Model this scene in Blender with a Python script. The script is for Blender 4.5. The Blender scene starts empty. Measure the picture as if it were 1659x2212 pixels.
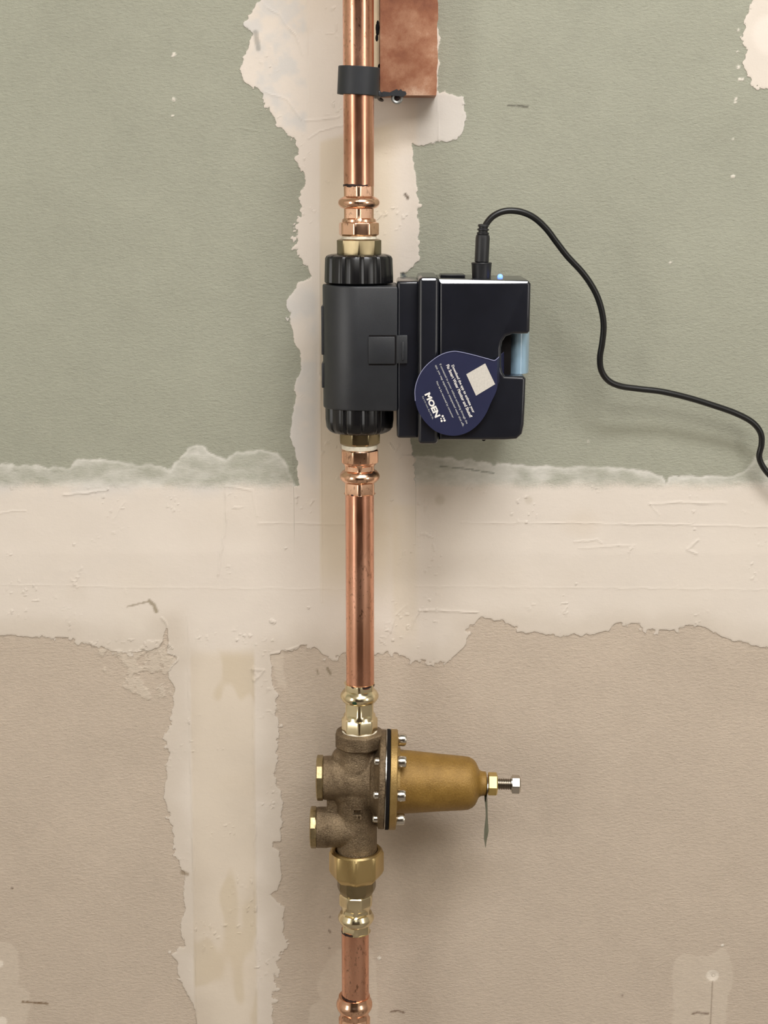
import bpy, bmesh, math, random
import numpy as np
from mathutils import Matrix, Vector
random.seed(4)
C = bpy.context.scene.collection
PI = math.pi

# ------------------------------------------------------------------ camera, light, exposure
FPX, W0, H0 = 3324.0, 1659.0, 2212.0
PITCH = math.radians(11.6)
D = 1.184                     # pipe axis is in the plane y = 0, the camera this far in front of it
WALL = 0.055                  # face of the drywall
cam = bpy.data.objects.new('camera', bpy.data.cameras.new('camera')); C.objects.link(cam)
cam.location = (0, -D, 0); cam.rotation_euler = (PI/2 - PITCH, 0, 0)
cam.data.sensor_fit = 'VERTICAL'; cam.data.sensor_height = 24.0
cam.data.lens = FPX / H0 * 24.0
cam.data.clip_start = 0.02
bpy.context.scene.camera = cam

world = bpy.data.worlds.new('world'); bpy.context.scene.world = world
world.use_nodes = True
world.node_tree.nodes['Background'].inputs[0].default_value = (0.9, 0.85, 0.78, 1)
world.node_tree.nodes['Background'].inputs[1].default_value = 0.02

ROOM_L, ROOM_R, ROOM_BACK, FLOOR, CEIL = -1.35, 1.75, -2.25, -1.45, 1.15

def area(name, loc, aim, sx, sy, power, col):
    l = bpy.data.lights.new(name, 'AREA'); l.shape = 'RECTANGLE'; l.size = sx; l.size_y = sy
    l.energy = power; l.color = col
    o = bpy.data.objects.new(name, l); C.objects.link(o); o.location = loc
    d = Vector(aim) - Vector(loc); o.rotation_euler = d.to_track_quat('-Z', 'Y').to_euler()
    return o
area('ceiling_lamp_near', (0.34, -0.84, CEIL-0.04), (0.34, -0.78, -2.0), 0.70, 0.22, 10.5, (1.0, 1.0, 1.02))
area('ceiling_lamp_wide', (0.35, -1.55, CEIL-0.04), (0.30, -1.25, -2.0), 1.6, 0.8, 17, (1.0, 0.985, 0.96))
area('side_fill_left', (ROOM_L+0.03, -1.25, 0.0), (0.0, -1.1, 0.0), 0.5, 1.3, 5.5, (1.0, 0.98, 0.96))  # no window here; fill added for the copper's left highlight and softer shadows
area('side_fill_right', (ROOM_R-0.03, -1.4, 0.1), (0.1, -0.8, 0.0), 0.9, 1.3, 9, (1.0, 0.98, 0.95))  # added fill from an unseen right-hand source, evens out the wall
area('hall_fill', (0.0, -3.4, CEIL-0.04), (0.0, -3.4, -2.0), 0.4, 0.4, 3, (1.0, 0.95, 0.88))  # added to lift the hall's dark band in the copper reflections

vs = bpy.context.scene.view_settings
vs.view_transform = 'Standard'; vs.look = 'None'; vs.gamma = 1.0; vs.exposure = 0.51
vs.use_curve_mapping = False
bpy.context.scene.cycles.max_bounces = 8

# ------------------------------------------------------------------ measuring helpers
SP, CP = math.sin(PITCH), math.cos(PITCH)
def P(px, py, y=0.0):
    """the point of the vertical plane at depth y seen at photo position (px, py)"""
    a = (px - W0/2) / FPX; b = -(py - H0/2) / FPX
    dx, dy, dz = a, CP + b*SP, -SP + b*CP
    t = (y + D) / dy
    return Vector((dx*t, y, dz*t))
def Z(py, y=0.0): return P(0, py, y).z
def X(px, py, y=0.0): return P(px, py, y).x
def S(n, py, y=0.0): return abs(X(W0/2 + n, py, y))       # length of n photo pixels at that height

# ------------------------------------------------------------------ object helpers
def thing(name, label, cat, loc=(0, 0, 0), group=None):
    o = bpy.data.objects.new(name, None); C.objects.link(o)
    o.empty_display_size = 0.02
    o.location = loc; o['label'] = label; o['category'] = cat
    if group: o['group'] = group
    return o
def tag(o, label, cat, group=None):
    o['label'] = label; o['category'] = cat
    if group: o['group'] = group
    return o
def obj(name, bm, mat, parent=None, label=None, sharp=28):
    """links a bmesh (world coordinates) as one mesh object, origin at its own middle"""
    if sharp is not None:
        lim = math.radians(sharp)
        bm.normal_update()
        for f in bm.faces: f.smooth = True
        for e in bm.edges:
            if len(e.link_faces) == 2 and e.calc_face_angle(0) > lim: e.smooth = False
    me = bpy.data.meshes.new(name)
    vs_ = [v.co for v in bm.verts]
    c = Vector([(min(v[i] for v in vs_) + max(v[i] for v in vs_))/2 for i in range(3)])
    bmesh.ops.translate(bm, vec=-c, verts=bm.verts)
    bm.to_mesh(me); bm.free()
    me.materials.append(mat)
    o = bpy.data.objects.new(name, me); C.objects.link(o)
    if parent:
        pl = Vector(parent.location)
        pp = parent.parent
        while pp: pl = pl + Vector(pp.location); pp = pp.parent
        o.parent = parent; o.location = c - pl
    else:
        o.location = c
    if label: o['label'] = label
    return o

def lathe(bm, prof, mat4=None, segs=96, fn=None):
    """prof: (height, radius[, n, offset_deg, corner]) rings along z; n>0 makes that ring a polygon whose CORNER radius is radius"""
    rings = []
    for p in prof:
        h, r = p[0], p[1]; n = p[2] if len(p) > 2 else 0
        off = math.radians(p[3]) if len(p) > 3 else 0; off = round(off*segs/(2*PI))*(2*PI/segs)
        cap = p[4] if len(p) > 4 else 0.97
        ring = []
        for k in range(segs):
            th = 2*PI*k/segs
            rr = r
            if n:
                a = (th - off) % (2*PI/n) - PI/n
                rr = min(r*math.cos(PI/n)/math.cos(a), r*cap)
            if fn: rr = fn(th, rr, h)
            # th = 0 faces the camera (-y), growing towards +x
            ring.append(bm.verts.new((rr*math.sin(th), -rr*math.cos(th), h)))
        rings.append(ring)
    for a, b in zip(rings, rings[1:]):
        for k in range(segs):
            bm.faces.new((a[k], a[(k+1) % segs], b[(k+1) % segs], b[k]))
    for ring, top in ((rings[0], False), (rings[-1], True)):
        if abs(ring[0].co.x) + abs(ring[0].co.y) > 1e-7:
            try: bm.faces.new(ring if top else ring[::-1])
            except ValueError: pass
    vv = [v for r in rings for v in r]
    if mat4 is not None: bmesh.ops.transform(bm, matrix=mat4, verts=vv)
    return vv
def finish(bm):
    bmesh.ops.recalc_face_normals(bm, faces=bm.faces[:]); return bm

def box(bm, x0, x1, y0, y1, z0, z1, bev=0.0, seg=2):
    v = bmesh.ops.create_cube(bm, size=1.0)['verts']
    bmesh.ops.transform(bm, matrix=Matrix.Translation(((x0+x1)/2, (y0+y1)/2, (z0+z1)/2)) @ Matrix.Diagonal((abs(x1-x0), abs(y1-y0), abs(z1-z0), 1)), verts=v)
    if bev:
        es = list({e for q in v for e in q.link_edges})
        bmesh.ops.bevel(bm, geom=es, offset=bev, segments=seg, profile=0.5, affect='EDGES')
def chamfer_top(bm, yf, zt, drop=0.0022, deg=30.4):
    t_ = math.radians(deg)
    r = bmesh.ops.bisect_plane(bm, geom=bm.verts[:]+bm.edges[:]+bm.faces[:], dist=1e-7, plane_co=(0, yf, zt-drop), plane_no=(0, -math.cos(t_), math.sin(t_)), clear_outer=True)
    cut = [e for e in r['geom_cut'] if isinstance(e, bmesh.types.BMEdge)]
    bmesh.ops.edgenet_fill(bm, edges=cut)
    for e in bm.edges:
        if e in cut: e.smooth = False
    finish(bm)
def tube(bm, pts, r, segs=12, cap=True):
    pts = [Vector(p) for p in pts]
    rs = r if isinstance(r, (list, tuple)) else [r]*len(pts)
    ref = Vector((0, 1, 0)); rings = []
    for i, p in enumerate(pts):
        t = (pts[min(i+1, len(pts)-1)] - pts[max(i-1, 0)]).normalized()
        u = ref.cross(t)
        if u.length < 1e-4: u = Vector((1, 0, 0)).cross(t)
        u.normalize(); w = t.cross(u)
        rings.append([bm.verts.new(p + (u*math.cos(2*PI*k/segs) + w*math.sin(2*PI*k/segs))*rs[i]) for k in range(segs)])
    for a, b in zip(rings, rings[1:]):
        for k in range(segs): bm.faces.new((a[k], a[(k+1) % segs], b[(k+1) % segs], b[k]))
    if cap:
        bm.faces.new(rings[0][::-1]); bm.faces.new(rings[-1])
def spline(ctrl, n=10):
    c = [Vector(p) for p in ctrl]; c = [2*c[0]-c[1]] + c + [2*c[-1]-c[-2]]
    out = []
    for i in range(1, len(c)-2):
        for k in range(n):
            t = k/n
            out.append(0.5*((2*c[i]) + (c[i+1]-c[i-1])*t + (2*c[i-1]-5*c[i]+4*c[i+1]-c[i+2])*t*t + (-c[i-1]+3*c[i]-3*c[i+1]+c[i+2])*t**3))
    out.append(c[-2]); return out
def prism(bm, poly, y0, y1, yfn=None):
    """closed outline of (x, z) points given thickness from y0 (front) to y1 (back)"""
    a = [bm.verts.new((x, y0 + (yfn(x, z) if yfn else 0), z)) for x, z in poly]
    b = [bm.verts.new((x, y1 + (yfn(x, z) if yfn else 0), z)) for x, z in poly]
    n = len(poly)
    fa = bm.faces.new(a); fb = bm.faces.new(b[::-1])
    for k in range(n): bm.faces.new((a[k], b[k], b[(k+1) % n], a[(k+1) % n]))
    return fa, fb

# ------------------------------------------------------------------ materials
def srgb(r, g, b):
    f = lambda c: (c/255/12.92) if c/255 <= 0.04045 else ((c/255+0.055)/1.055)**2.4
    return (f(r), f(g), f(b), 1.0)
def new_mat(name):
    m = bpy.data.materials.new(name); m.use_nodes = True
    nt = m.node_tree; return m, nt, nt.nodes['Principled BSDF']
def N(nt, t, **kw):
    n = nt.nodes.new(t)
    for k, v in kw.items(): setattr(n, k, v)
    return n
def noise(nt, scale, detail=4, stretch=(1, 1, 1), rough=0.55):
    tc = N(nt, 'ShaderNodeTexCoord'); mp = N(nt, 'ShaderNodeMapping'); mp.inputs['Scale'].default_value = stretch
    nz = N(nt, 'ShaderNodeTexNoise'); nz.inputs['Scale'].default_value = scale; nz.inputs['Detail'].default_value = detail
    nz.inputs['Roughness'].default_value = rough
    nt.links.new(tc.outputs['Object'], mp.inputs[0]); nt.links.new(mp.outputs[0], nz.inputs['Vector'])
    return nz.outputs['Fac']
def ramp(nt, src, stops):
    r = N(nt, 'ShaderNodeValToRGB'); el = r.color_ramp.elements
    while len(el) < len(stops): el.new(0.5)
    for e, (p, c) in zip(el, stops): e.position = p; e.color = c if len(c) == 4 else (*c, 1)
    nt.links.new(src, r.inputs[0]); return r.outputs[0]
def g(v): return (v, v, v, 1)
def mixc(nt, fac, a, b, mode='MIX'):
    m = N(nt, 'ShaderNodeMix', data_type='RGBA', blend_type=mode)
    for s, v in ((0, fac), (6, a), (7, b)):
        if hasattr(v, 'default_value'): nt.links.new(v, m.inputs[s])
        else: m.inputs[s].default_value = v
    return m.outputs[2]
def bump(nt, bsdf, h, strength=0.3, dist=0.001):
    b = N(nt, 'ShaderNodeBump'); b.inputs['Strength'].default_value = strength; b.inputs['Distance'].default_value = dist
    nt.links.new(h, b.inputs['Height']); nt.links.new(b.outputs[0], bsdf.inputs['Normal']); return b
def plain(name, col, rough=0.5, metal=0.0, grain=0.0, gscale=900, coat=0.0, vary=0.12, spec=0.5, vscale=60, stretch=(1,1,1)):
    m, nt, b = new_mat(name)
    dark = tuple(c*(1-vary) for c in col[:3]) + (1,); lite = tuple(min(1, c*(1+vary)) for c in col[:3]) + (1,)
    nt.links.new(ramp(nt, noise(nt, vscale, 5, stretch), [(0.3, dark), (0.7, lite)]), b.inputs['Base Color'])
    b.inputs['Roughness'].default_value = rough; b.inputs['Metallic'].default_value = metal
    b.inputs['Coat Weight'].default_value = coat; b.inputs['Coat Roughness'].default_value = 0.08; b.inputs['Specular IOR Level'].default_value = spec
    if grain: bump(nt, b, noise(nt, gscale, 3), grain, 0.0006)
    return m
def copper_mat(name, base, dark, spots=True, rough=0.24, streak=True):
    m, nt, b = new_mat(name)
    c = ramp(nt, noise(nt, 26, 6, (1, 1, 0.35)), [(0.3, dark), (0.62, base)])
    if spots:
        f = ramp(nt, noise(nt, 420, 4, (1, 1, 0.45), 0.7), [(0.56, g(0)), (0.67, g(1))])
        f2 = ramp(nt, noise(nt, 38, 3, (1, 1, 0.5)), [(0.42, g(0.1)), (0.60, g(0.9))])
        mm = N(nt, 'ShaderNodeMath', operation='MULTIPLY'); nt.links.new(f, mm.inputs[0]); nt.links.new(f2, mm.inputs[1])
        c = mixc(nt, mm.outputs[0], c, tuple(v*0.30 for v in dark[:3]) + (1,))
    nt.links.new(c, b.inputs['Base Color'])
    b.inputs['Metallic'].default_value = 1.0
    r = ramp(nt, noise(nt, 55, 4, (1, 1, 0.4)), [(0.3, g(rough*0.75)), (0.7, g(rough*1.5))])
    nt.links.new(r, b.inputs['Roughness'])
    if streak: bump(nt, b, noise(nt, 260, 3, (1, 1, 0.08)), 0.10, 0.0005)
    return m
M_COP = copper_mat('copper_tube', srgb(238, 182, 154), srgb(204, 142, 114))
M_COPF = copper_mat('copper_fitting', srgb(244, 200, 170), srgb(226, 172, 142), spots=True, rough=0.17, streak=False)
M_COPF2 = M_COPF
M_BRASS = copper_mat('bright_brass', srgb(236, 222, 186), srgb(214, 198, 158), spots=False, rough=0.16, streak=False)
M_BRASSN = copper_mat('grey_brass', srgb(150, 136, 106), srgb(124, 112, 86), spots=False, rough=0.26, streak=False)
M_UNION = copper_mat('dull_brass', srgb(214, 190, 136), srgb(186, 160, 108), spots=False, rough=0.3, streak=False)
def cast_mat(name, dark, lite, rough=0.5, metal=0.75, strength=0.55):
    m, nt, b = new_mat(name)
    c1 = ramp(nt, noise(nt, 700, 5, rough=0.7), [(0.35, dark), (0.68, lite)])
    c2 = mixc(nt, 0.45, c1, ramp(nt, noise(nt, 70, 4), [(0.35, dark), (0.65, lite)]))
    nt.links.new(c2, b.inputs['Base Color'])
    b.inputs['Metallic'].default_value = metal; b.inputs['Roughness'].default_value = rough
    bump(nt, b, noise(nt, 850, 4, rough=0.65), strength, 0.0009)
    return m
M_CAST = cast_mat('cast_bronze', srgb(84, 68, 50), srgb(160, 140, 112), 0.42, 0.75, 0.9)
M_RIM = cast_mat('machined_bronze', srgb(150, 132, 96), srgb(184, 166, 128), 0.34, 0.9, 0.15)
M_BONNET = cast_mat('gold_bonnet', srgb(128, 96, 38), srgb(162, 126, 60), 0.42, 0.25, 0.5)
M_BFL = cast_mat('gold_flange', srgb(144, 116, 66), srgb(178, 148, 92), 0.42, 0.6, 0.3)
M_STEEL = plain('steel', srgb(205, 200, 190), 0.2, 1.0)
M_ZINC = plain('dull_zinc', srgb(150, 150, 146), 0.45, 0.7)
M_THREAD = plain('steel_thread', srgb(150, 140, 125), 0.3, 1.0)
M_NUT = plain('yellow_zinc', srgb(224, 198, 128), 0.28, 1.0)
M_RUBBER = plain('black_rubber', srgb(20, 17, 17), 0.9, spec=0.2)
M_TAPE = plain('thread_seal_tape', srgb(236, 228, 208), 0.5, vscale=400)
M_MATT = plain('matt_black_plastic', srgb(38, 40, 44), 0.42, 0, 0.12, 1800, spec=0.6)
M_GLOSS = plain('gloss_black_plastic', srgb(16, 17, 21), 0.22, 0, 0.0, spec=0.5)
M_HOUSE = plain('satin_black_plastic', srgb(22, 24, 32), 0.3, 0, 0.04, 1500, coat=0.6, spec=0.4)
M_KNOB = plain('ribbed_black_plastic', srgb(18, 18, 20), 0.26, spec=0.5)
M_CABLE = plain('black_cable', srgb(24, 24, 24), 0.33)
M_PLUG = plain('black_plug', srgb(34, 34, 36), 0.42)
M_CLAMP = plain('clamp_plastic', srgb(40, 42, 46), 0.5, 0, 0.1, 2200)
M_TAG = plain('navy_card', srgb(36, 39, 68), 0.4, 0, 0.06, 1200, vary=0.06)
M_TAGEDGE = plain('card_edge', srgb(150, 152, 185), 0.5)
M_WHITE = plain('white_print', srgb(238, 234, 228), 0.6)
M_PRINT = plain('grey_print', srgb(190, 190, 188), 0.6)
M_PATCH = plain('pale_label', srgb(206, 200, 190), 0.6, vscale=900, vary=0.1)
M_BLUE = plain('pale_blue_plastic', srgb(150, 180, 200), 0.12, coat=0.5, vscale=120, stretch=(1, 1, 0.2), vary=0.2)
M_ALU = plain('green_grey_foil', srgb(150, 160, 142), 0.35, 0.6, 0.2, 500, vary=0.25, vscale=200)
M_INK = plain('black_ink', srgb(34, 14, 12), 0.5)
M_GREENDOT = plain('green_dot', srgb(26, 60, 36), 0.4)
m, nt, b = new_mat('blue_led'); M_LED = m
b.inputs['Base Color'].default_value = srgb(120, 150, 255); b.inputs['Emission Color'].default_value = (0.12, 0.25, 1, 1); b.inputs['Emission Strength'].default_value = 1.6

# brown board: stained, with scraped paler veins
m, nt, b = new_mat('brown_board'); M_BOARD = m
c = ramp(nt, noise(nt, 26, 8, rough=0.62), [(0.36, srgb(116, 64, 38)), (0.47, srgb(144, 90, 60)), (0.57, srgb(168, 120, 90)), (0.68, srgb(198, 162, 136))])
c = mixc(nt, ramp(nt, noise(nt, 900, 3), [(0.5, g(0)), (0.75, g(0.35))]), c, srgb(120, 58, 32))
nt.links.new(c, b.inputs['Base Color']); b.inputs['Roughness'].default_value = 0.55
bump(nt, b, noise(nt, 90, 6), 0.2, 0.001)
M_PALEWOOD = plain('pale_cream_board', srgb(214, 196, 164), 0.7, 0, 0.3, 300)
M_ROOM = plain('room_paint', srgb(226, 222, 212), 0.8, vary=0.03, vscale=2)
M_GREYWALL = plain('dimmed_right_wall', srgb(172, 166, 156), 0.8, vary=0.05, vscale=2)  # shade put into the wall tone, darkens the copper's right-hand reflections
M_CEIL = plain('ceiling_paint', srgb(225, 220, 210), 0.8, vary=0.02, vscale=2)
M_DARK = plain('dimmed_hall', srgb(128, 112, 98), 0.8, vary=0.05, vscale=2)  # hall dimness put into the wall colour for the reflections
M_FLOOR = plain('concrete_floor', srgb(140, 132, 122), 0.7, vary=0.15, vscale=4)

# ------------------------------------------------------------------ the setting: room shell
def shell(name, x0, x1, y0, y1, z0, z1, mat):
    bm = bmesh.new(); box(bm, x0, x1, y0, y1, z0, z1)
    o = obj(name, bm, mat, sharp=None); o['kind'] = 'structure'; return o
T = 0.1
shell('floor', ROOM_L-T, ROOM_R+T, ROOM_BACK-T, WALL+T, FLOOR-T, FLOOR, M_FLOOR)
shell('ceiling', ROOM_L-T, ROOM_R+T, ROOM_BACK-T, WALL+T, CEIL, CEIL+T, M_CEIL)
shell('wall_left', ROOM_L-T, ROOM_L, ROOM_BACK, WALL, FLOOR, CEIL, M_ROOM)
shell('wall_right', ROOM_R, ROOM_R+T, ROOM_BACK, WALL, FLOOR, CEIL, M_GREYWALL)
# the wall behind the camera opens into an unseen hallway, added for dark metal reflections
bm = bmesh.new()
OL, OR, OT, HB = -1.12, 1.15, 0.75, -4.6
for a_, b_, c_, d_ in ((ROOM_L-T, OL, FLOOR, CEIL), (OR, ROOM_R+T, FLOOR, CEIL), (OL, OR, OT, CEIL)):
    box(bm, a_, b_, ROOM_BACK-T, ROOM_BACK, c_, d_)
o = obj('wall_rear', bm, M_ROOM, sharp=None); o['kind'] = 'structure'
bm = bmesh.new()
box(bm, OL-0.10, OL, ROOM_BACK, ROOM_BACK+0.02, FLOOR, OT+0.1); box(bm, OR, OR+0.10, ROOM_BACK, ROOM_BACK+0.02, FLOOR, OT+0.1); box(bm, OL, OR, ROOM_BACK, ROOM_BACK+0.02, OT, OT+0.1)
o = obj('trim_1', bm, M_CEIL, sharp=None); o['kind'] = 'structure'
bm = bmesh.new()
box(bm, OL-0.4, OL-0.3, HB, ROOM_BACK-T, FLOOR, CEIL); box(bm, OR+0.3, OR+0.4, HB, ROOM_BACK-T, FLOOR, CEIL); box(bm, OL-0.4, OR+0.4, HB-T, HB, FLOOR, CEIL)
box(bm, OL-0.4, OR+0.4, HB-T, ROOM_BACK-T, CEIL, CEIL+T)
o = obj('wall_hall', bm, M_DARK, sharp=None); o['kind'] = 'structure'
shell('floor', OL-0.4, OR+0.4, HB-T, ROOM_BACK-T, FLOOR-T, FLOOR, M_DARK)

# ------------------------------------------------------------------ the drywall: a fine grid carrying board colour, compound cover and relief
rng = np.random.RandomState(7)
TAB = rng.rand(256, 256).astype(np.float32)
def vnoise(x, y, s, k=0):
    x = x/s + 37.7*k + 900; y = y/s + 91.3*k + 900
    xi = np.floor(x).astype(int); yi = np.floor(y).astype(int)
    fx = x - xi; fy = y - yi; fx = fx*fx*(3-2*fx); fy = fy*fy*(3-2*fy)
    a = TAB[xi & 255, yi & 255]; b_ = TAB[(xi+1) & 255, yi & 255]; c_ = TAB[xi & 255, (yi+1) & 255]; d_ = TAB[(xi+1) & 255, (yi+1) & 255]
    return (a*(1-fx)+b_*fx)*(1-fy) + (c_*(1-fx)+d_*fx)*fy
def fbm(x, y, s, o=4, k=0, sx=1.0, sy=1.0):
    t = 0; a = 1; tot = 0
    for i in range(o):
        t = t + a*vnoise(x*sx, y*sy, s/2**i, k+i*5); tot += a; a *= 0.55
    return t/tot*2 - 1
def seg_dist(x, y, pts, closed):
    d = np.full(x.shape, 1e9, np.float32)
    n = len(pts)
    for i in range(n if closed else n-1):
        ax, ay = pts[i]; bx_, by_ = pts[(i+1) % n]
        vx, vy = bx_-ax, by_-ay; L = vx*vx+vy*vy + 1e-9
        t = np.clip(((x-ax)*vx+(y-ay)*vy)/L, 0, 1)
        d = np.minimum(d, (x-ax-t*vx)**2+(y-ay-t*vy)**2)
    return np.sqrt(d)
def sdf(x, y, pts):
    d = seg_dist(x, y, pts, True)
    ins = np.zeros(x.shape, bool); n = len(pts)
    for i in range(n):
        ax, ay = pts[i]; bx_, by_ = pts[(i+1) % n]
        if ay == by_: continue
        c_ = ((ay > y) != (by_ > y)) & (x < (bx_-ax)*(y-ay)/(by_-ay)+ax)
        ins ^= c_
    return np.where(ins, d, -d)
sm = lambda a, b_, v: (lambda t: t*t*(3-2*t))(np.clip((v-a)/(b_-a), 0, 1))

# traced edges of the joint compound (photo positions on the wall face)
STRIP = [(570,-160),(560,0),(528,55),(545,75),(530,110),(518,150),(530,175),(570,205),(585,235),(600,270),(630,290),(645,320),(640,345),(655,370),(660,400),(645,430),(650,460),(640,490),(640,530),(650,560),(674,598),(640,612),(622,650),(625,690),(635,730),(650,760),(648,800),(635,830),(640,860),(630,890),(628,930),(632,960),(640,990),(640,1010),(655,1080),
         (900,1080),(898,1040),(893,985),(888,950),(880,900),(880,700),(862,620),(865,592),(882,586),(898,574),(907,560),(905,500),(903,450),(897,400),(893,340),(888,305),(905,318),(920,315),(960,305),(985,300),(1000,285),(1005,265),(1010,245),(1003,230),(1000,210),(985,205),(960,197),(947,203),(946,-160)]
BAND = [(-900,1045),(0,1048),(300,1050),(640,1052),(900,1052),(1200,1055),(1440,1060),(1490,1058),(1515,1040),(1550,1030),(1600,1038),(1700,1052),(2600,1050),
        (2600,1420),(1800,1412),(1659,1402),(1590,1385),(1540,1370),(1520,1355),(1500,1350),(1450,1362),(1400,1358),(1380,1345),(1340,1345),(1310,1360),(1260,1370),(1180,1372),(1120,1362),(1100,1350),(1060,1340),(1040,1335),(1010,1360),(1020,1370),(1000,1395),(985,1415),(965,1435),(930,1428),(890,1425),(860,1410),(835,1405),(810,1415),(800,1405),(745,1410),(715,1420),(700,1416),(680,1398),(650,1396),(620,1406),(585,1414),
        (583,1440),(590,1480),(597,1500),(598,1545),(605,1580),(600,1610),(598,1650),(592,1680),(605,1720),(607,1760),(605,1815),(588,1818),(588,1830),(605,1840),(608,1900),(600,1925),(582,1932),(600,1950),(612,1960),(615,2000),(620,2050),(595,2065),(592,2110),(590,2150),(587,2260),(584,2700),
        (440,2700),(428,2240),(420,2185),(400,2150),(388,2110),(385,2080),(372,2062),(406,2045),(390,2010),(392,1990),(400,1960),(395,1935),(402,1900),(390,1870),(378,1830),(370,1790),(360,1750),(355,1720),(362,1680),(368,1630),(362,1590),(375,1570),(370,1540),(375,1490),(365,1450),(384,1420),(362,1412),(366,1385),(362,1350),(352,1385),(340,1400),(300,1410),(230,1402),(190,1388),(150,1376),(0,1372),(-900,1366)]
THIN_L = [(-900,1000),(0,1005),(60,1007),(150,1012),(165,990),(240,995),(300,1003),(370,1012),(390,985),(410,965),(430,960),(455,975),(490,993),(510,975),(560,972),(600,978),(620,1000),(632,1040),(660,1100),(-900,1100)]
THIN_R = [(880,984),(895,985),(970,990),(1040,998),(1100,1003),(1200,1008),(1300,1010),(1370,1012),(1400,1020),(1430,1030),(1438,1052),(1445,1028),(1500,1027),(1560,1027),(1600,1024),(1620,1005),(1632,990),(1645,1000),(1700,985),(2600,1000),(2600,1100),(880,1100)]
SPOT_TR = [(1616,-160),(1620,20),(1612,60),(1606,85),(1610,110),(1605,130),(1615,160),(1620,185),(1640,192),(1659,195),(1750,190),(1780,-160)]
THIN_BR = [(1452,2100),(1455,2080),(1475,2062),(1500,2064),(1530,2066),(1560,2048),(1572,2060),(1582,2090),(1582,2130),(1570,2170),(1565,2330),(1455,2330),(1452,2150)]
THIN_BL = [(-160,2035),(0,2035),(25,2037),(40,2055),(42,2090),(40,2125),(65,2150),(62,2190),(52,2330),(-160,2330)]
THIN_P = [(742,2045),(712,2072),(690,2100),(686,2130),(692,2160),(668,2180),(664,2330),(800,2330),(815,2240),(818,2150),(806,2060),(790,2040)]
THIN_F = [(190,1385),(360,1380),(384,1420),(366,1450),(376,1500),(340,1520),(290,1500),(240,1470),(205,1420)]
THIN_F2 = [(585,1412),(615,1405),(610,1440),(618,1480),(612,1486),(600,1480),(590,1440)]

RIDGES = [([(140,1068),(190,1064),(235,1057)],2.5,1),([(0,1108),(55,1103)],2,0.7),([(488,1052),(490,1120),(478,1190),(472,1240)],2.6,1.0),([(488,1052),(545,1060),(556,1115)],2,0.7),
  ([(245,1122),(268,1085)],2,0.5),([(560,1129),(745,1132)],2,0.6),([(1000,1129),(1300,1130),(1700,1139)],2,0.6),([(905,1318),(965,1320),(1030,1322)],2.4,0.9),([(905,1318),(885,1365)],2.4,0.9),([(880,1305),(855,1330),(842,1365)],2.4,0.9),
  ([(1403,1088),(1480,1085),(1570,1086)],2.4,0.8),([(1403,1088),(1425,1112)],2,0.5),([(1508,1168),(1484,1186),(1505,1196)],2.4,0.9),([(1240,1170),(1290,1166),(1300,1174)],2,0.6),([(1250,1184),(1370,1178)],2,0.5),
  ([(350,1335),(362,1350),(365,1395)],2.6,1.2),([(340,1400),(352,1430),(340,1462)],2.4,1.0),([(407,1330),(412,1650),(418,1900),(424,2080),(430,2600)],2.2,0.8),([(547,1440),(549,1700),(553,1960),(556,2100),(560,2600)],2.2,0.8),
  ([(545,1445),(555,1460),(550,1470)],3,1.2),([(548,1446),(570,1447),(555,1465)],2.6,1.2),([(585,1412),(622,1404),(655,1392)],2.4,0.8),([(660,262),(700,258),(735,250)],2.4,0.9),([(668,300),(690,282),(745,268)],2.2,0.9),([(664,0),(666,150),(668,250)],1.8,0.7),
  ([(688,290),(690,500),(692,900),(697,1300)],2.0,0.55),([(842,960),(856,975),(862,962)],2,0.8),([(862,990),(868,984),(892,985)],2.2,0.9),([(760,1272),(400,1270),(0,1262)],2.0,0.3),([(900,1266),(1700,1274)],2.0,0.3),([(630,985),(636,1040),(640,1085)],2.6,1.0),([(520,275),(560,285)],2,0.6),([(560,0),(600,30),(640,80),(655,120)],2.2,0.6),([(575,200),(620,215),(650,260)],2.2,0.6),
  ([(946,205),(946,260),(945,300)],1.8,0.7)]
MARKS = [([(1098,228),(1140,230)],1.6,(88,84,74),0.8),([(48,2164),(75,2166),(103,2168)],1.5,(128,104,78),0.9),([(845,2185),(858,2183),(872,2187)],1.5,(110,86,66),0.85),([(1496,2190),(1506,2187),(1530,2190)],1.8,(112,90,74),0.7),
  ([(950,1007),(1010,1013),(1066,1022)],0.9,(110,112,98),0.7),([(876,420),(881,428)],3.0,(96,80,64),0.9),([(552,70),(558,105)],6,(120,118,108),0.5),([(685,1447),(687,1455)],2,(130,116,90),0.6),([(707,1444),(714,1456)],2.5,(130,116,90),0.7),
  ([(275,1310),(300,1304),(318,1300)],1.3,(160,146,126),0.8),([(322,1298),(332,1306),(338,1320)],4,(150,136,112),0.8),([(1539,2120),(1534,2230)],0.9,(120,100,80),0.5),([(876,600),(869,592)],3.5,(60,70,84),0.8),([(555,1895),(540,1893)],1,(150,130,110),0.0),
  ([(394,1884),(404,1888)],4.5,(160,142,120),0.8),([(711,2010),(714,2014)],1.6,(110,90,74),0.8),([(712,1981),(713,1982)],1.4,(110,90,74),0.6),([(711,2048),(712,2049)],1.4,(110,90,74),0.6),([(26,1918),(27,1919)],1.5,(90,70,50),0.8),([(1344,2150),(1345,2151)],1.6,(110,90,80),0.7),([(905,905),(906,925)],1.2,(110,90,80),0.0)]
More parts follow.
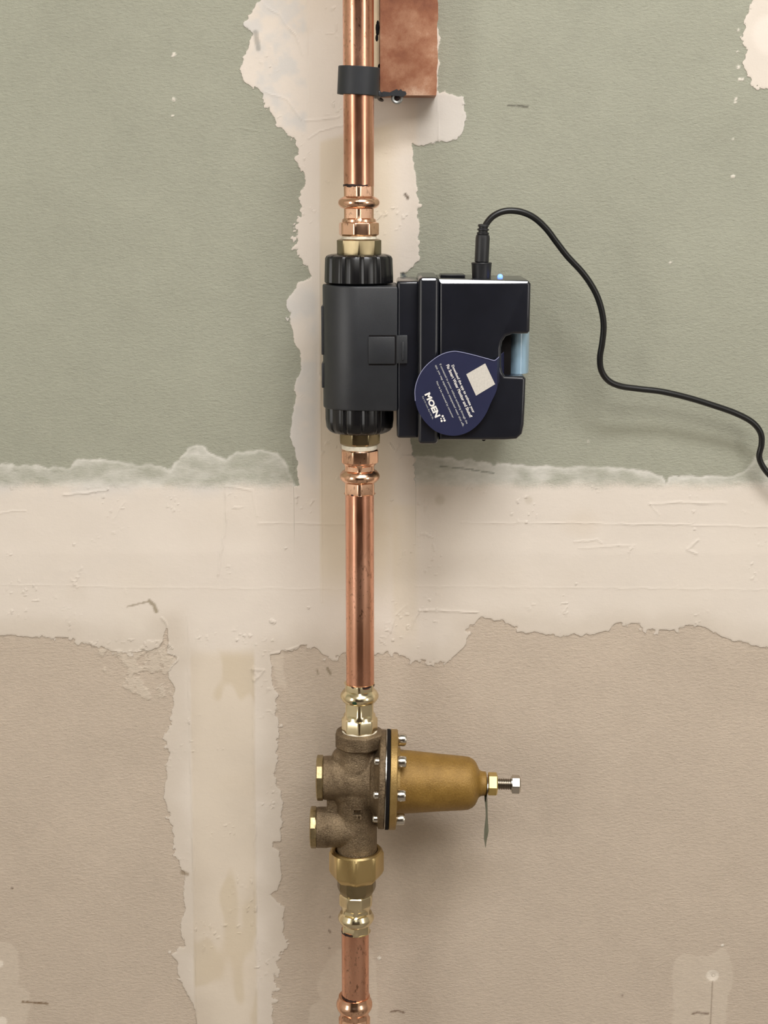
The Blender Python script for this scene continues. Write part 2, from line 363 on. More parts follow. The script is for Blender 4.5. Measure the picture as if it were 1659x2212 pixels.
SPECKS = [(376,118,4),(373,122,3),(375,215,4),(377,217,3),(373,250,3),(1595,145,4.5),(1597,172,3.5),(1604,172,3),(1590,214,3.5),(1588,221,3.5),(1583,300,2.5),(1582,381,3.5),(1586,381,3),(1447,567,3),(1593,112,2.5),(1595,65,2.5),(1271,954,2.5),(845,1080,3),(1244,1261,3),(587,1341,5),(592,1344,4),(540,1373,4),(528,1373,3),(617,1184,3.5),(160,1176,3),(667,1312,3),(512,1382,3),(820,2070,4),(1500,1143,3),(1560,2042,3)]

def make_wall():
    sp = 0.00112
    def axis(a, b_, lo, hi):
        fine = np.arange(a, b_, sp)
        left = a - np.geomspace(0.004, 1, 26)*(a-lo) if a > lo else np.array([])
        right = fine[-1] + np.geomspace(0.004, 1, 26)*(hi-fine[-1])
        return np.concatenate([left[::-1], fine, right])
    xl, xr = P(0, 0, WALL).x - 0.02, P(W0, 0, WALL).x + 0.02
    xl = -max(abs(xl), abs(X(0, H0, WALL))) - 0.015; xr = -xl
    xs = axis(xl, xr, ROOM_L, ROOM_R)
    zs = axis(Z(H0, WALL) - 0.015, Z(0, WALL) + 0.015, FLOOR, CEIL)
    nx, nz = len(xs), len(zs)
    GX, GZ = np.meshgrid(xs, zs)
    yy = WALL + D
    dep = yy*CP - GZ*SP*1.0
    px = W0/2 + FPX*GX/dep
    py = H0/2 - FPX*(yy*SP + GZ*CP)/dep
    px = px.astype(np.float32).ravel(); py = py.astype(np.float32).ravel()
    # nothing reliable beyond the frame: keep the pattern, stop it from running off
    qx, qy = px, py
    wob = 6.0*fbm(qx, qy, 30, 3, 1) + 7.0*fbm(qx, qy, 10, 3, 2)*(0.35 + sm(-0.1, 0.5, fbm(qx, qy, 150, 2, 7)))
    wx, wy = qx + 3*fbm(qx, qy, 14, 2, 3), qy + 3*fbm(qx, qy, 14, 2, 4)
    cover = np.maximum.reduce([sdf(wx, wy, STRIP), sdf(wx, wy, SPOT_TR)])
    band = sdf(wx, wy, BAND)
    bandtop = np.where(py < 1110, 1, 0)
    cover = np.maximum(cover, band)
    thin = np.maximum.reduce([sdf(wx, wy, THIN_L), sdf(wx, wy, THIN_R)])
    thinb = np.maximum.reduce([sdf(wx, wy, THIN_BR), sdf(wx, wy, THIN_BL), sdf(wx, wy, THIN_P), sdf(wx, wy, THIN_F2)])
    thinf = sdf(wx, wy, THIN_F)
    lacy = sm(150, 20, np.abs(py-1350)) * 0 + 1
    cover_s = cover + wob
    # crumbly fringe where the knife skipped
    crumb = 26*sm(0.10, 0.42, fbm(qx, qy, 9, 3, 9)) * np.clip(1 + cover/24, 0, 1)*sm(0.0, 0.35, fbm(qx, qy, 90, 2, 8))
    cover_s = cover_s + crumb*(py < 1000)*1.2 + crumb*(py >= 1000)*0.9
    thin_s = thin + wob*0.8
    thinb_s = thinb + wob*0.6
    # board colour
    green = sm(1180, 1120, py)
    n1 = fbm(qx, qy, 160, 4, 20); n2 = fbm(qx, qy, 30, 3, 21)
    def col(c): return np.array(srgb(*c)[:3], np.float32)
    base = (col((167,167,150))[None]*green[:, None] + col((202,186,168))[None]*(1-green[:, None]))
    base = base*(1 + 0.05*n1[:, None] + 0.03*n2[:, None])
    # translucent skim over the green
    a = sm(-2.0, 2.0, thin_s)*(0.28 + 0.52*sm(-0.35, 0.45, fbm(qx, qy, 46, 4, 30, 0.6, 1.0)) + 0.22*fbm(qx, qy, 12, 3, 31, 0.5, 1.0))
    a = np.clip(a + 0.25*sm(-3, 1, thin_s)*sm(8, 1, thin_s), 0, 1)
    skim = col((220,216,206))
    base = base*(1-a[:, None]) + skim[None]*a[:, None]
    ab = sm(-1.5, 1.5, thinb_s)*(0.55+0.18*fbm(qx, qy, 60, 3, 33))
    base = base*(1-ab[:, None]) + col((212,198,180))[None]*ab[:, None]
    lace = sm(-1, 3, thinf + wob)*sm(-0.08, 0.2, fbm(qx, qy, 16, 4, 36))*0.75
    base = base*(1-lace[:, None]) + col((214,200,182))[None]*lace[:, None]
    # compound colour
    t = sm(0, 1300, py)
    mud = col((227,216,203))[None]*np.ones_like(t)[:, None]
    tape = sm(688, 694, px)*sm(880, 820, px)*sm(285, 300, py+0.25*(px-745))*sm(1350, 1200, py)
    tape2 = sm(850, 842, px)*0 + sm(842, 856, px)*sm(912, 890, px)*sm(1080, 1100, py)*sm(1420, 1350, py)
    yel = np.clip(0.45*tape + 0.25*tape2 + 0.1*n1, 0, 1)
    mud = mud*(1-yel[:, None]) + col((216,199,166))[None]*yel[:, None]
    st = sm(408, 414, px-(py-1400)*0.012)*sm(552, 546, px-(py-1400)*0.008)*sm(1395, 1425, py)
    st2 = st*sm(0.0, 0.12, fbm(qx, qy, 130, 3, 41, 1.4, 0.6))
    mud = mud*(1-0.38*st[:, None]) + col((212,194,166))[None]*0.38*st[:, None]
    mud = mud*(1-0.42*st2[:, None]) + col((202,184,152))[None]*0.42*st2[:, None]
    wide = sm(0.1, 0.5, fbm(qx, qy, 220, 3, 43, 1, 1.6))*0.22
    mud = mud*(1-wide[:, None]) + col((212,194,170))[None]*wide[:, None]
    low = sm(75, 5, band + 14*fbm(qx, qy, 60, 3, 44))*sm(1290, 1350, py)*0.42
    mud = mud*(1-low[:, None]) + col((196,182,164))[None]*low[:, None]
    veil = sm(668, 655, px)*sm(330, 260, py)*sm(-0.25, 0.35, fbm(qx, qy, 40, 4, 45))*0.55 + sm(692, 676, px)*sm(600, 640, py)*sm(1090, 1040, py)*sm(-0.5, 0.4, fbm(qx, qy, 50, 3, 46))*0.5
    veil = np.clip(veil + sm(890, 910, px)*sm(190, 210, py)*sm(330, 310, py)*0.4, 0, 1)
    mud = mud*(1-veil[:, None]) + col((204,203,200))[None]*veil[:, None]
    for cx, cy, r in ((950,1080,15),(1142,1080,12)):
        k = sm(r, r*0.4, np.hypot(px-cx, py-cy))*0.28
        mud = mud*(1-k[:, None]) + col((180,168,142))[None]*k[:, None]
    pale = sm(55, 35, np.hypot(px-1670, py-75))*0.7 + sm(9, 6, np.hypot(px-0, py-2082)) + sm(12, 8, np.hypot(px-5, py-2206))
    mud = mud*(1-np.clip(pale, 0, 1)[:, None]) + col((240,228,216))[None]*np.clip(pale, 0, 1)[:, None]
    k = np.clip(sm(9, 6, np.hypot(px-0, py-2082)) + sm(12, 8, np.hypot(px-5, py-2206)) + sm(15, 12, np.hypot(px-1539, (py-2107)*1.1)), 0, 1)
    base = base*(1-k[:, None]) + col((232,220,204))[None]*k[:, None]
    # the feathered top of the joint is a soft fade, everything else a crisp edge
    soft = sm(30, 0, np.abs(py - 1052 + 5*fbm(qx, qy, 60, 3, 50)))*(np.abs(px-775) > 130)*(py < 1090)
    fade = sm(1020, 1074, py + 6*fbm(qx, qy, 40, 3, 51))
    cover_f = np.where((py > 985) & (py < 1100) & ((px < 634) | (px > 898)), np.where(sdf(wx, wy, BAND) > -40, (fade-0.5)*12, cover_s), cover_s)
    softness = np.where((py > 985) & (py < 1100) & ((px < 634) | (px > 898)), 4.0, 1.0)
    softness = np.where((py >= 1090) & (py < 1200), 1 + 3*sm(1200, 1090, py)*((px < 634) | (px > 898)), softness)
    relief = np.zeros_like(px)
    for pts, w, h in RIDGES:
        d = seg_dist(px + 2.5*fbm(qx, qy, 20, 2, 60), py + 2.5*fbm(qx, qy, 20, 2, 61), pts, False)
        relief += h*np.exp(-(d/w)**2)*(0.7+0.6*fbm(qx, qy, 30, 2, 62))
    ink = np.zeros_like(px)
    for pts, w, c_, s in MARKS:
        d = seg_dist(px, py, pts, False)
        k = (s*sm(w+1.6, w*0.5, d + 1.2*fbm(qx, qy, 5, 2, 63)))[:, None]
        base = base*(1-k) + col(c_)[None]*k; mud = mud*(1-k) + col(c_)[None]*k
    for x_, y_, r in SPECKS:
        d = np.hypot(px-x_, py-y_) + 1.2*fbm(qx, qy, 4, 2, 64)
        k = sm(r+0.8, r-1.5, d)[:, None]
        base = base*(1-k) + col((236,228,214))[None]*k; relief += 0.8*k[:, 0]
    relief += 1.2*sm(0.35, 0.7, fbm(qx, qy, 8, 2, 70))*sm(0.2, 0.5, fbm(qx, qy, 70, 2, 71))*0.6*(cover_s > 0)
    relief += (lace > 0.15)*0.5*0 + lace*1.2 + 0.48*sm(-3, 2, thin_s)*sm(1060, 1005, py) + 0.5*sm(-2, 2, thinb_s)
    relief += 1.0*fbm(qx, qy, 240, 3, 75)*2.0
    dimple = np.exp(-(np.hypot(px-1540, py-2107)/9)**2)
    relief -= 1.5*dimple
    me = bpy.data.meshes.new('wall_front')
    co = np.empty((nx*nz, 3), np.float32); co[:, 0] = GX.ravel(); co[:, 1] = WALL; co[:, 2] = GZ.ravel()
    # real thickness of the compound coat
    co[:, 1] -= 0.0005*np.where(softness > 2, sm(-6, 6, cover_f), sm(-2, 2, cover_f)) + 0.00012*relief
    i = np.arange(nx*nz).reshape(nz, nx)
    quads = np.stack([i[:-1, :-1], i[:-1, 1:], i[1:, 1:], i[1:, :-1]], -1).reshape(-1, 4)
    me.vertices.add(nx*nz); me.vertices.foreach_set('co', co.ravel())
    nf = len(quads); me.loops.add(nf*4); me.loops.foreach_set('vertex_index', quads.ravel().astype(np.int32))
    me.polygons.add(nf); me.polygons.foreach_set('loop_start', np.arange(0, nf*4, 4, dtype=np.int32)); me.polygons.foreach_set('loop_total', np.full(nf, 4, np.int32))
    me.polygons.foreach_set('use_smooth', np.ones(nf, bool))
    me.update()
    def fattr(n, v):
        at = me.attributes.new(n, 'FLOAT', 'POINT'); at.data.foreach_set('value', v.astype(np.float32).ravel())
    def cattr(n, v):
        at = me.color_attributes.new(n, 'FLOAT_COLOR', 'POINT')
        c4 = np.ones((len(v), 4), np.float32); c4[:, :3] = np.clip(v, 0, 1); at.data.foreach_set('color', c4.ravel())
    cattr('board', base); cattr('mud', mud); fattr('cover', cover_f); fattr('relief', relief); fattr('soft', softness); fattr('thin', np.clip(a + ab, 0, 1))
    # material
    m, nt, b = new_mat('drywall_and_compound')
    def A(n, out='Fac'):
        q = N(nt, 'ShaderNodeAttribute', attribute_name=n); return q.outputs[out]
    def math_(op, p, q=None, r=None):
        n = N(nt, 'ShaderNodeMath', operation=op)
        for k_, v in enumerate((p, q, r)):
            if v is None: continue
            if hasattr(v, 'default_value'): nt.links.new(v, n.inputs[k_])
            else: n.inputs[k_].default_value = v
        return n.outputs[0]
    ns = noise(nt, 700, 3)
    e = math_('ADD', A('cover'), math_('MULTIPLY', math_('SUBTRACT', ns, 0.5), 5.0))
    mk = N(nt, 'ShaderNodeMapRange', interpolation_type='SMOOTHSTEP')
    nt.links.new(e, mk.inputs[0]); nt.links.new(math_('MULTIPLY', A('soft'), -1.1), mk.inputs[1]); nt.links.new(math_('MULTIPLY', A('soft'), 1.1), mk.inputs[2])
    mask = mk.outputs[0]
    fib = noise(nt, 250, 5, (1, 1, 2.2), 0.62)
    fib2 = noise(nt, 900, 3, (1, 1, 1.8), 0.6)
    bc = mixc(nt, 1.0, A('board', 'Color'), ramp(nt, fib, [(0.25, g(0.92)), (0.75, g(1.04))]), 'MULTIPLY')
    mc = mixc(nt, 1.0, A('mud', 'Color'), ramp(nt, noise(nt, 40, 5), [(0.25, g(0.975)), (0.75, g(1.0))]), 'MULTIPLY')
    nt.links.new(mixc(nt, mask, bc, mc), b.inputs['Base Color'])
    b.inputs['Roughness'].default_value = 0.85; b.inputs['Specular IOR Level'].default_value = 0.25
    cov = math_('MAXIMUM', mask, A('thin'))
    hb = math_('MULTIPLY', math_('ADD', math_('MULTIPLY', fib, 0.5), math_('MULTIPLY', fib2, 0.28)), math_('SUBTRACT', 1.0, math_('MULTIPLY', cov, 0.85)))
    hm = math_('ADD', math_('MULTIPLY', math_('DIVIDE', mask, math_('MULTIPLY', A('soft'), A('soft'))), 0.55), math_('MULTIPLY', A('relief'), 0.42))
    hs = math_('MULTIPLY', noise(nt, 160, 4), math_('MULTIPLY', mask, 0.12))
    bp = bump(nt, b, math_('ADD', math_('ADD', hb, hm), hs), 1.0, 0.0013)
    me.materials.append(m)
    o = bpy.data.objects.new('wall_front', me); C.objects.link(o); o['kind'] = 'structure'
    return o
make_wall()

# ------------------------------------------------------------------ the brown board block behind the clamp
BF = 0.026                                                  # its front face
t = thing('wood_backing_block', 'brown marbled board strip hanging down the wall beside the top of the pipe', 'board', P(882, 206, 0.03))
bm = bmesh.new()
zb = Z(206, BF)
rag = [(X(945, 100, BF) + random.uniform(-.0005, .0005), zb + i*0.0035) for i in range(1, 60)]
poly = [(X(821, 100, BF), zb), (X(943, 100, BF), zb)] + rag + [(X(945, 100, BF), CEIL), (X(821, 100, BF), CEIL)]
prism(bm, poly, BF, WALL + 0.002); finish(bm)
obj('face_board', bm, M_BOARD, t, sharp=20)
bm = bmesh.new(); box(bm, X(806, 100, BF), X(820.6, 100, BF), BF + 0.004, WALL + 0.002, zb, CEIL, 0.0006)
obj('pale_side_strip', bm, M_PALEWOOD, t, 'cream wooden side edge')
bm = bmesh.new()
for (px_, py_, r_) in ((816, 52, 1.0), (815.5, 60, 1.4), (815.5, 68, 1.2), (814, 82, 1.0), (819, 145, .9), (819, 158, 1.2)):
    q = P(px_, py_, BF + 0.004)
    v = bmesh.ops.create_icosphere(bm, subdivisions=2, radius=0.0016*r_)['verts']
    bmesh.ops.transform(bm, matrix=Matrix.Translation(q) @ Matrix.Diagonal((0.7, 0.35, 1.7, 1)), verts=v)
obj('glue_blobs', bm, M_RUBBER, t, 'dark glue blobs in the joint')

# ------------------------------------------------------------------ copper and brass pipework
AX = X(775.2, 400)                                          # axis of the upper pipe
def TM(x, y=0): return Matrix.Translation((x, y, 0))
def ring_prof(items, ref=None):
    """items: (photo_y, half_px[, n, offset, corner]) -> world profile, bottom to top"""
    out = [(Z(i[0]), S(i[1], i[0]), *i[2:]) for i in items]
    return out[::-1] if out[0][0] > out[-1][0] else out
def vertical(name, items, mat, x, parent=None, label=None, segs=96, fn=None, sharp=28, close=True):
    bm = bmesh.new(); lathe(bm, ring_prof(items), TM(x), segs, fn); finish(bm)
    return obj(name, bm, mat, parent, label, sharp)

def pipe(z0, z1, x, r, label):
    bm = bmesh.new(); lathe(bm, [(z0, r), (z1, r)], TM(x), 96); finish(bm)
    return tag(obj('copper_pipe', bm, M_COP, label=label), label, 'pipe')
XM = X(777.5, 1270); XL = X(767.5, 2080)
RT = S(33.3, 200)
p_top = pipe(Z(404), CEIL, AX, RT, 'long copper pipe at the top running up through the black clamp')
p_mid = pipe(Z(1482), Z(1060), XM, S(30.6, 1270), 'middle copper pipe between the black water monitor and the bronze valve')
p_low = pipe(Z(2156), Z(2006), XL, S(29.4, 2080), 'short copper pipe under the bronze valve, above the bottom coupling')
def pen_arc(py, half, x, a0, a1, parent, drop=0.0):
    bm = bmesh.new()
    n = 30; r = S(half, py) + 0.00025; z = Z(py); w = 0.0011
    A_, B_ = [], []
    for k in range(n+1):
        th = math.radians(a0 + (a1-a0)*k/n); dz = drop*k/n + 0.0002*math.sin(k*0.9); ww = w*(0.45 + 0.55*math.sin(PI*min(1, k/n*1.15+0.08)))
        A_.append(bm.verts.new((x + r*math.sin(th), -r*math.cos(th), z + dz + ww))); B_.append(bm.verts.new((x + r*math.sin(th), -r*math.cos(th), z + dz - ww)))
    for k in range(n): bm.faces.new((B_[k], B_[k+1], A_[k+1], A_[k]))
    finish(bm)
    g_ = bmesh.ops.solidify(bm, geom=bm.faces[:], thickness=0.0001)
    return obj('pen_mark', bm, M_INK, parent, 'black marker line around the pipe', sharp=None)
pen_arc(401, 33.3, AX, -88, 35, p_top)
pen_arc(1063, 30.6, XM, -80, 82, p_mid)
pen_arc(1478, 30.6, XM, -88, 88, p_mid)
pen_arc(2009, 29.4, XL, -80, 10, p_low)
pen_arc(2149, 29.4, XL, -88, 5, p_low, 0.0)

def press_prof(y_end, y_bead, y_neck, y_hex0, y_hex1, hw_sleeve, hw_bead, hw_hex, off, n=8):
    """a pressed fitting; crimped flats each side of the bead, a faceted collar at the threaded end"""
    s = 1 if y_hex1 > y_end else -1
    f = 6
    return [(y_end, hw_sleeve-1.6), (y_end + s*0.6, hw_sleeve, f, 0, .95), (y_end + s*5, hw_sleeve+0.6, f, 0, .955),
            (y_bead - s*14, hw_sleeve, f, 0, .96), (y_bead - s*11, hw_sleeve+1.2), (y_bead - s*7.5, hw_bead-2.6), (y_bead - s*3.5, hw_bead-.5), (y_bead, hw_bead), (y_bead + s*3.5, hw_bead-.6), (y_bead + s*8, hw_bead-3.6), (y_bead + s*11, hw_sleeve+1),
            (y_bead + s*13, hw_sleeve, f, 0, .96), (y_neck - s*3, hw_sleeve, f, 0, .96), (y_neck, hw_sleeve-.4),
            (y_hex0 - s*0.5, hw_sleeve+0.4), (y_hex0 + s*1.5, hw_hex, n, off, .975), (y_hex0 + s*3.5, hw_hex+.6, n, off, .985), (y_hex1 - s*4, hw_hex+.6, n, off, .985), (y_hex1 - s*2, hw_hex-1, n, off, .97), (y_hex1, hw_hex-6)]
def tape_ring(y0, y1, hw, x, parent):
    return vertical('thread_tape', [(y0, hw-2), (y0 + (y1-y0)*.3, hw), (y0 + (y1-y0)*.7, hw+.4), (y1, hw-1)], M_TAPE, x, parent, 'white thread sealing tape')

# upper copper adapter
t = thing('press_adapter', 'copper press adapter screwed in above the black water monitor', 'pipe fitting', (AX, 0, Z(510)))
vertical('adapter_body', press_prof(402, 438, 474, 480, 510, 36.8, 45.3, 44, -13), M_COPF, AX, t)
tape_ring(508, 519, 38, AX, t)
# lower copper adapter
XA = X(777, 1010)
t = thing('press_adapter', 'copper press adapter screwed in below the black water monitor', 'pipe fitting', (XA, 0, Z(968)))
vertical('adapter_body', press_prof(1066, 1028, 1002, 999, 968, 36, 43.4, 42, -20), M_COPF, XA, t)
tape_ring(957, 970, 38.5, XA, t)
# brass adapter into the valve
XB = X(776.6, 1520)
t = thing('press_adapter', 'bright brass press adapter with a green dot on top of the bronze valve', 'pipe fitting', (XB, 0, Z(1580)))
a_ = vertical('adapter_body', press_prof(1475, 1503, 1543, 1549, 1580, 34.6, 41.5, 39, 0), M_BRASS, XB, t)
bm = bmesh.new(); v = bmesh.ops.create_icosphere(bm, subdivisions=3, radius=S(6.4, 1503))['verts']
q = Vector((X(766, 1517, -0.0145), -0.0143, Z(1517, -0.0145)))
bmesh.ops.transform(bm, matrix=Matrix.Translation(q) @ Matrix.Rotation(-0.25, 4, 'Z') @ Matrix.Diagonal((1, .3, 1, 1)), verts=v)
obj('green_dot', bm, M_GREENDOT, t, 'dark green dot')
tape_ring(1574, 1588, 38, XB, t)

# ------------------------------------------------------------------ the black water monitor
XK = X(775.5, 700)
mon = thing('water_monitor', 'black smart water monitor and shutoff box mounted around the pipe', 'water monitor', (XK, 0, Z(880)))
vertical('brass_nut', [(516, 40), (517, 45, 8, 0, .99), (519, 48, 8, 0, 1), (552, 48, 8, 0, 1), (560, 44)], M_BRASSN, AX, mon, 'grey brass octagonal nut above the upper ring')
XK2 = X(776.8, 940)
vertical('brass_nut', [(925, 44), (930, 46.5, 8, -20, 1), (955, 46, 8, -20, 1), (958, 43, 8, -20, .98), (960, 38)], M_BRASSN, XK2, mon, 'grey brass octagonal nut under the lower ring')
def grip(th, r, h):
    a = (th + 0.16) % (2*PI/12) - PI/12
    return r*(1 - 0.055*math.exp(-(a/0.05)**2) - 0.012*math.exp(-((abs(a)-0.13)/0.03)**2))
vertical('ribbed_ring', [(548.5, 45), (549, 60), (550.5, 66), (553, 70.5), (558, 73.2), (600, 74.5), (609, 74.5), (611, 72), (613, 60), (614, 30)], M_KNOB, XK, mon, 'upper ribbed black coupling ring', 192, grip, 30)
vertical('ribbed_ring', [(873, 30), (876, 60), (878, 74), (905, 73.8), (921, 72), (928, 67), (932, 60), (933, 45)], M_KNOB, XK2, mon, 'lower ribbed black coupling ring', 192, grip, 30)
# sleeve body: D-shaped plan, straight towards the right
def plan(bm, outline, z0, z1, bev):
    prof = [(z0, bev), (z0 + bev*.3, bev*.3), (z0 + bev, 0), (z1 - bev, 0), (z1 - bev*.3, bev*.3), (z1, bev)]
    cx = sum(p[0] for p in outline)/len(outline); cy = sum(p[1] for p in outline)/len(outline)
    mx = max(abs(p[0]-cx) for p in outline); my = max(abs(p[1]-cy) for p in outline)
    rings = []
    for z, ins in prof:
        rings.append([bm.verts.new((cx + (x-cx)*(1-ins/mx), cy + (y-cy)*(1-ins/my), z)) for x, y in outline])
    n = len(outline)
    for a, b_ in zip(rings, rings[1:]):
        for k in range(n): bm.faces.new((a[k], a[(k+1) % n], b_[(k+1) % n], b_[k]))
    bm.faces.new(rings[0][::-1]); bm.faces.new(rings[-1])
RB = XK - X(697.5, 740)
x_r = X(858, 740, -RB)
out = [(XK + RB*math.sin(math.radians(a)), -RB*math.cos(math.radians(a))) for a in range(0, -181, -6)] + [(x_r, RB), (x_r, -RB)]
bm = bmesh.new(); plan(bm, out[::-1], Z(878), Z(614), 0.0016); finish(bm)
sleeve = obj('sleeve_body', bm, M_MATT, mon, sharp=32)
bm = bmesh.new()
for y0, y1 in ((660, 765), (783, 836)):
    box(bm, XK - RB - 0.0009, XK - RB + 0.004, -0.006, 0.012, Z(y1), Z(y0), 0.0006)
obj('side_rib', bm, M_MATT, sleeve)
# catch on the sleeve
yf = -RB
bm = bmesh.new(); box(bm, X(796, 755, yf), X(853, 755, yf), yf - 0.0012, yf + 0.004, Z(786, yf), Z(727, yf), 0.0006)
obj('catch_plate', bm, M_MATT, mon)
bm = bmesh.new()
for y_ in (725.3, 787.5):
    box(bm, X(797, 755, yf), X(853, 755, yf), yf - 0.0002, yf + 0.003, Z(y_+1.4, yf), Z(y_-1.4, yf))
box(bm, X(853.2, 755, yf), X(855.4, 755, yf), yf - 0.0002, yf + 0.003, Z(788, yf), Z(724, yf))
obj('catch_slot', bm, M_RUBBER, mon)
# back plate section
ysec = -RB + 0.001
bm = bmesh.new(); box(bm, X(857.5, 780, ysec), X(905, 780, ysec), ysec, 0.034, Z(947, ysec), Z(607, ysec), 0.0022, 3)
obj('inner_plate', bm, M_HOUSE, mon, sharp=35)
bm = bmesh.new(); box(bm, X(857, 755, yf), X(880, 755, yf), ysec - 0.0022, ysec + 0.004, Z(785, yf), Z(724, yf), 0.0005)
box(bm, X(868, 755, yf), X(873, 755, yf), ysec - 0.0030, ysec + 0.004, Z(778, yf), Z(738, yf), 0.0004)
obj('catch_tooth', bm, M_MATT, mon)
yb = -0.036
bm = bmesh.new(); box(bm, X(903.5, 780, yb), X(947.5, 780, yb), yb, 0.038, Z(960, yb), Z(599, yb), 0.0030, 4)
chamfer_top(bm, yb, Z(599, yb), 0.0025)
obj('seam_band', bm, M_HOUSE, mon, sharp=35)
# main housing with the notch on the right
yh = -0.0345; yk = 0.036
HO = [(948,603),(1141,606),(1147,613),(1144.5,716),(1140,721),(1108,722),(1093,727),(1086,738),(1083,752),(1083,790),(1086,804),(1091,812),(1130,813),(1136,818),(1134.5,870),(1132,918),(1128,938),(1116,949),(1090,951),(948,951)]
pts = [(P(x, y, yh).x, P(x, y, yh).z) for x, y in HO]
bm = bmesh.new(); fa, fb = prism(bm, pts, yh, yk); finish(bm)
es = list({e for f in bm.faces for e in f.edges if len(f.verts) > 5})
bmesh.ops.bevel(bm, geom=es, offset=0.0026, segments=4, profile=0.5, affect='EDGES')
chamfer_top(bm, yh, pts[1][1], 0.0022)
obj('housing', bm, M_HOUSE, mon, sharp=40)
# dark core + pale blue window in the notch
bm = bmesh.new(); box(bm, X(1070, 765, -0.02), X(1103, 765, -0.02), -0.024, 0.030, Z(818, -0.02), Z(716, -0.02), 0.001)
obj('notch_core', bm, M_RUBBER, mon)
bm = bmesh.new()
lathe(bm, [(Z(812.5, -0.034), S(26, 765)), (Z(716, -0.034), S(26, 765))], Matrix.Translation((X(1119.5, 765, -0.012), 0.0, 0)) @ Matrix.Diagonal((1, 2.2, 1, 1)), 48); finish(bm)
obj('blue_window', bm, M_BLUE, mon, 'pale blue curved window')
# top details
zt = Z(603, -0.02) 
bm = bmesh.new(); box(bm, X(950, 600, 0), X(1003, 600, 0), -0.012, 0.012, Z(603, yh)-0.001, Z(603, yh) + 0.0022, 0.0006)
obj('top_button', bm, M_GLOSS, mon)
HZ = pts[0][1]                       # top of the housing
bm = bmesh.new(); v = bmesh.ops.create_uvsphere(bm, u_segments=20, v_segments=12, radius=0.0021)['verts']
bmesh.ops.transform(bm, matrix=Matrix.Translation((X(1079, 602, 0), -0.006, HZ + 0.0003)), verts=v)
obj('status_light', bm, M_LED, mon, 'glowing blue status light')
xs_ = X(1040, 590)
bm = bmesh.new(); r0 = S(20, 590)
lathe(bm, [(HZ - 0.001, r0), (HZ + 0.009, r0*1.08), (HZ + 0.0102, r0*1.12), (HZ + 0.0108, r0*1.06), (HZ + 0.0108, r0*.7)], TM(xs_), 48); finish(bm)
obj('power_socket', bm, M_PLUG, mon)
bm = bmesh.new(); v = bmesh.ops.create_uvsphere(bm, u_segments=16, v_segments=8, radius=0.0016)['verts']
bmesh.ops.transform(bm, matrix=Matrix.Translation((X(1045, 951, yh+.004), yh + 0.004, Z(951, yh) + 0.0003)), verts=v)
obj('bottom_screw', bm, M_RUBBER, mon)

# ------------------------------------------------------------------ power lead
t = thing('power_cable', 'black power lead looping from the top of the water monitor off to the right', 'cable', (xs_, 0, HZ + 0.011))
bm = bmesh.new(); zc = HZ + 0.0109
r1 = S(15.4, 550)
lathe(bm, [(zc, r1*.9), (zc + .0006, r1), (zc + .018, r1*1.0), (zc + .0202, r1*.94), (zc + .0206, r1*.8), (zc + .0212, r1*.86), (zc + .0222, r1*.86), (zc + .0226, r1*.66),
           (zc + .0236, r1*.66), (zc + .0240, r1*.82), (zc + .0250, r1*.82), (zc + .0254, r1*.62), (zc + .0264, r1*.62), (zc + .0268, r1*.78), (zc + .0282, r1*.74), (zc + .0286, r1*.45)],
      Matrix.Translation((xs_, 0, zc)) @ Matrix.Rotation(0.035, 4, 'Y') @ Matrix.Translation((0, 0, -zc)), 40); finish(bm)
obj('plug', bm, M_PLUG, t, sharp=35)
CB = [(1043,507),(1045,498),(1051,483),(1064,468),(1083,458),(1105,455),(1130,459),(1155,471),(1180,494),(1202,523),(1226,554),(1255,585),(1275,612),(1290,640),(1300,672),(1304,705),(1301,740),(1296,772),(1299,800),(1314,822),(1340,834),(1380,840),(1430,846),(1490,860),(1545,877),(1590,893),(1625,912),(1643,935),(1645,960),(1640,985),(1647,1006),(1664,1028),(1690,1050),(1730,1070)]
ctrl = []
for k, (x, y) in enumerate(CB):
    f = k/(len(CB)-1); dep = 0.0 + 0.042*(f*f*(3-2*f))
    ctrl.append(P(x, y, dep))
bm = bmesh.new(); tube(bm, spline(ctrl, 8), 0.00245, 16); finish(bm)
obj('cord', bm, M_CABLE, t, sharp=60)

# ------------------------------------------------------------------ navy teardrop tag
yt = -0.0400
TG = [(978.5,759),(996.6,760.8),(1023.7,767),(1050.8,774.4),(1062,777.6),(1068,778.6),(1072,776.5),(1078,771),(1089.7,760),(1094,770),(1099.7,786),(1100.5,799.7),(1088,812.3),(1078,826.8),(1070.7,848.5),(1060,871),(1049,895),(1032.7,917),(1011,933.5),(985.7,941),(960.4,939),(938.7,930),(918.8,911.8),(904.4,890),(897,866),(896.5,841),(903.5,816),(917,794),(937,776),(956.8,764.4)]
tg = thing('product_tag', 'navy blue teardrop card tag with white print hanging on the monitor housing', 'tag', P(1085, 785, yt))
sp_ = spline([(x, y, 0) for x, y in TG] + [(TG[0][0], TG[0][1], 0)], 5)[:-1]
def tagy(px_): return yt + (0.0011*max(0, px_-1074) if px_ > 1074 else 0)
bm = bmesh.new()
fr = [bm.verts.new(P(p.x, p.y, tagy(p.x))) for p in sp_]
bk = [bm.verts.new(P(p.x, p.y, tagy(p.x)) + Vector((0, 0.0009, 0))) for p in sp_]
f = bm.faces.new(fr); f2 = bm.faces.new(bk[::-1])
n = len(fr)
for k in range(n): bm.faces.new((fr[k], bk[k], bk[(k+1) % n], fr[(k+1) % n]))
bmesh.ops.triangulate(bm, faces=[f, f2]); finish(bm)
o = obj('tag_card', bm, M_TAG, tg, sharp=50)
o.data.materials.append(M_TAGEDGE)
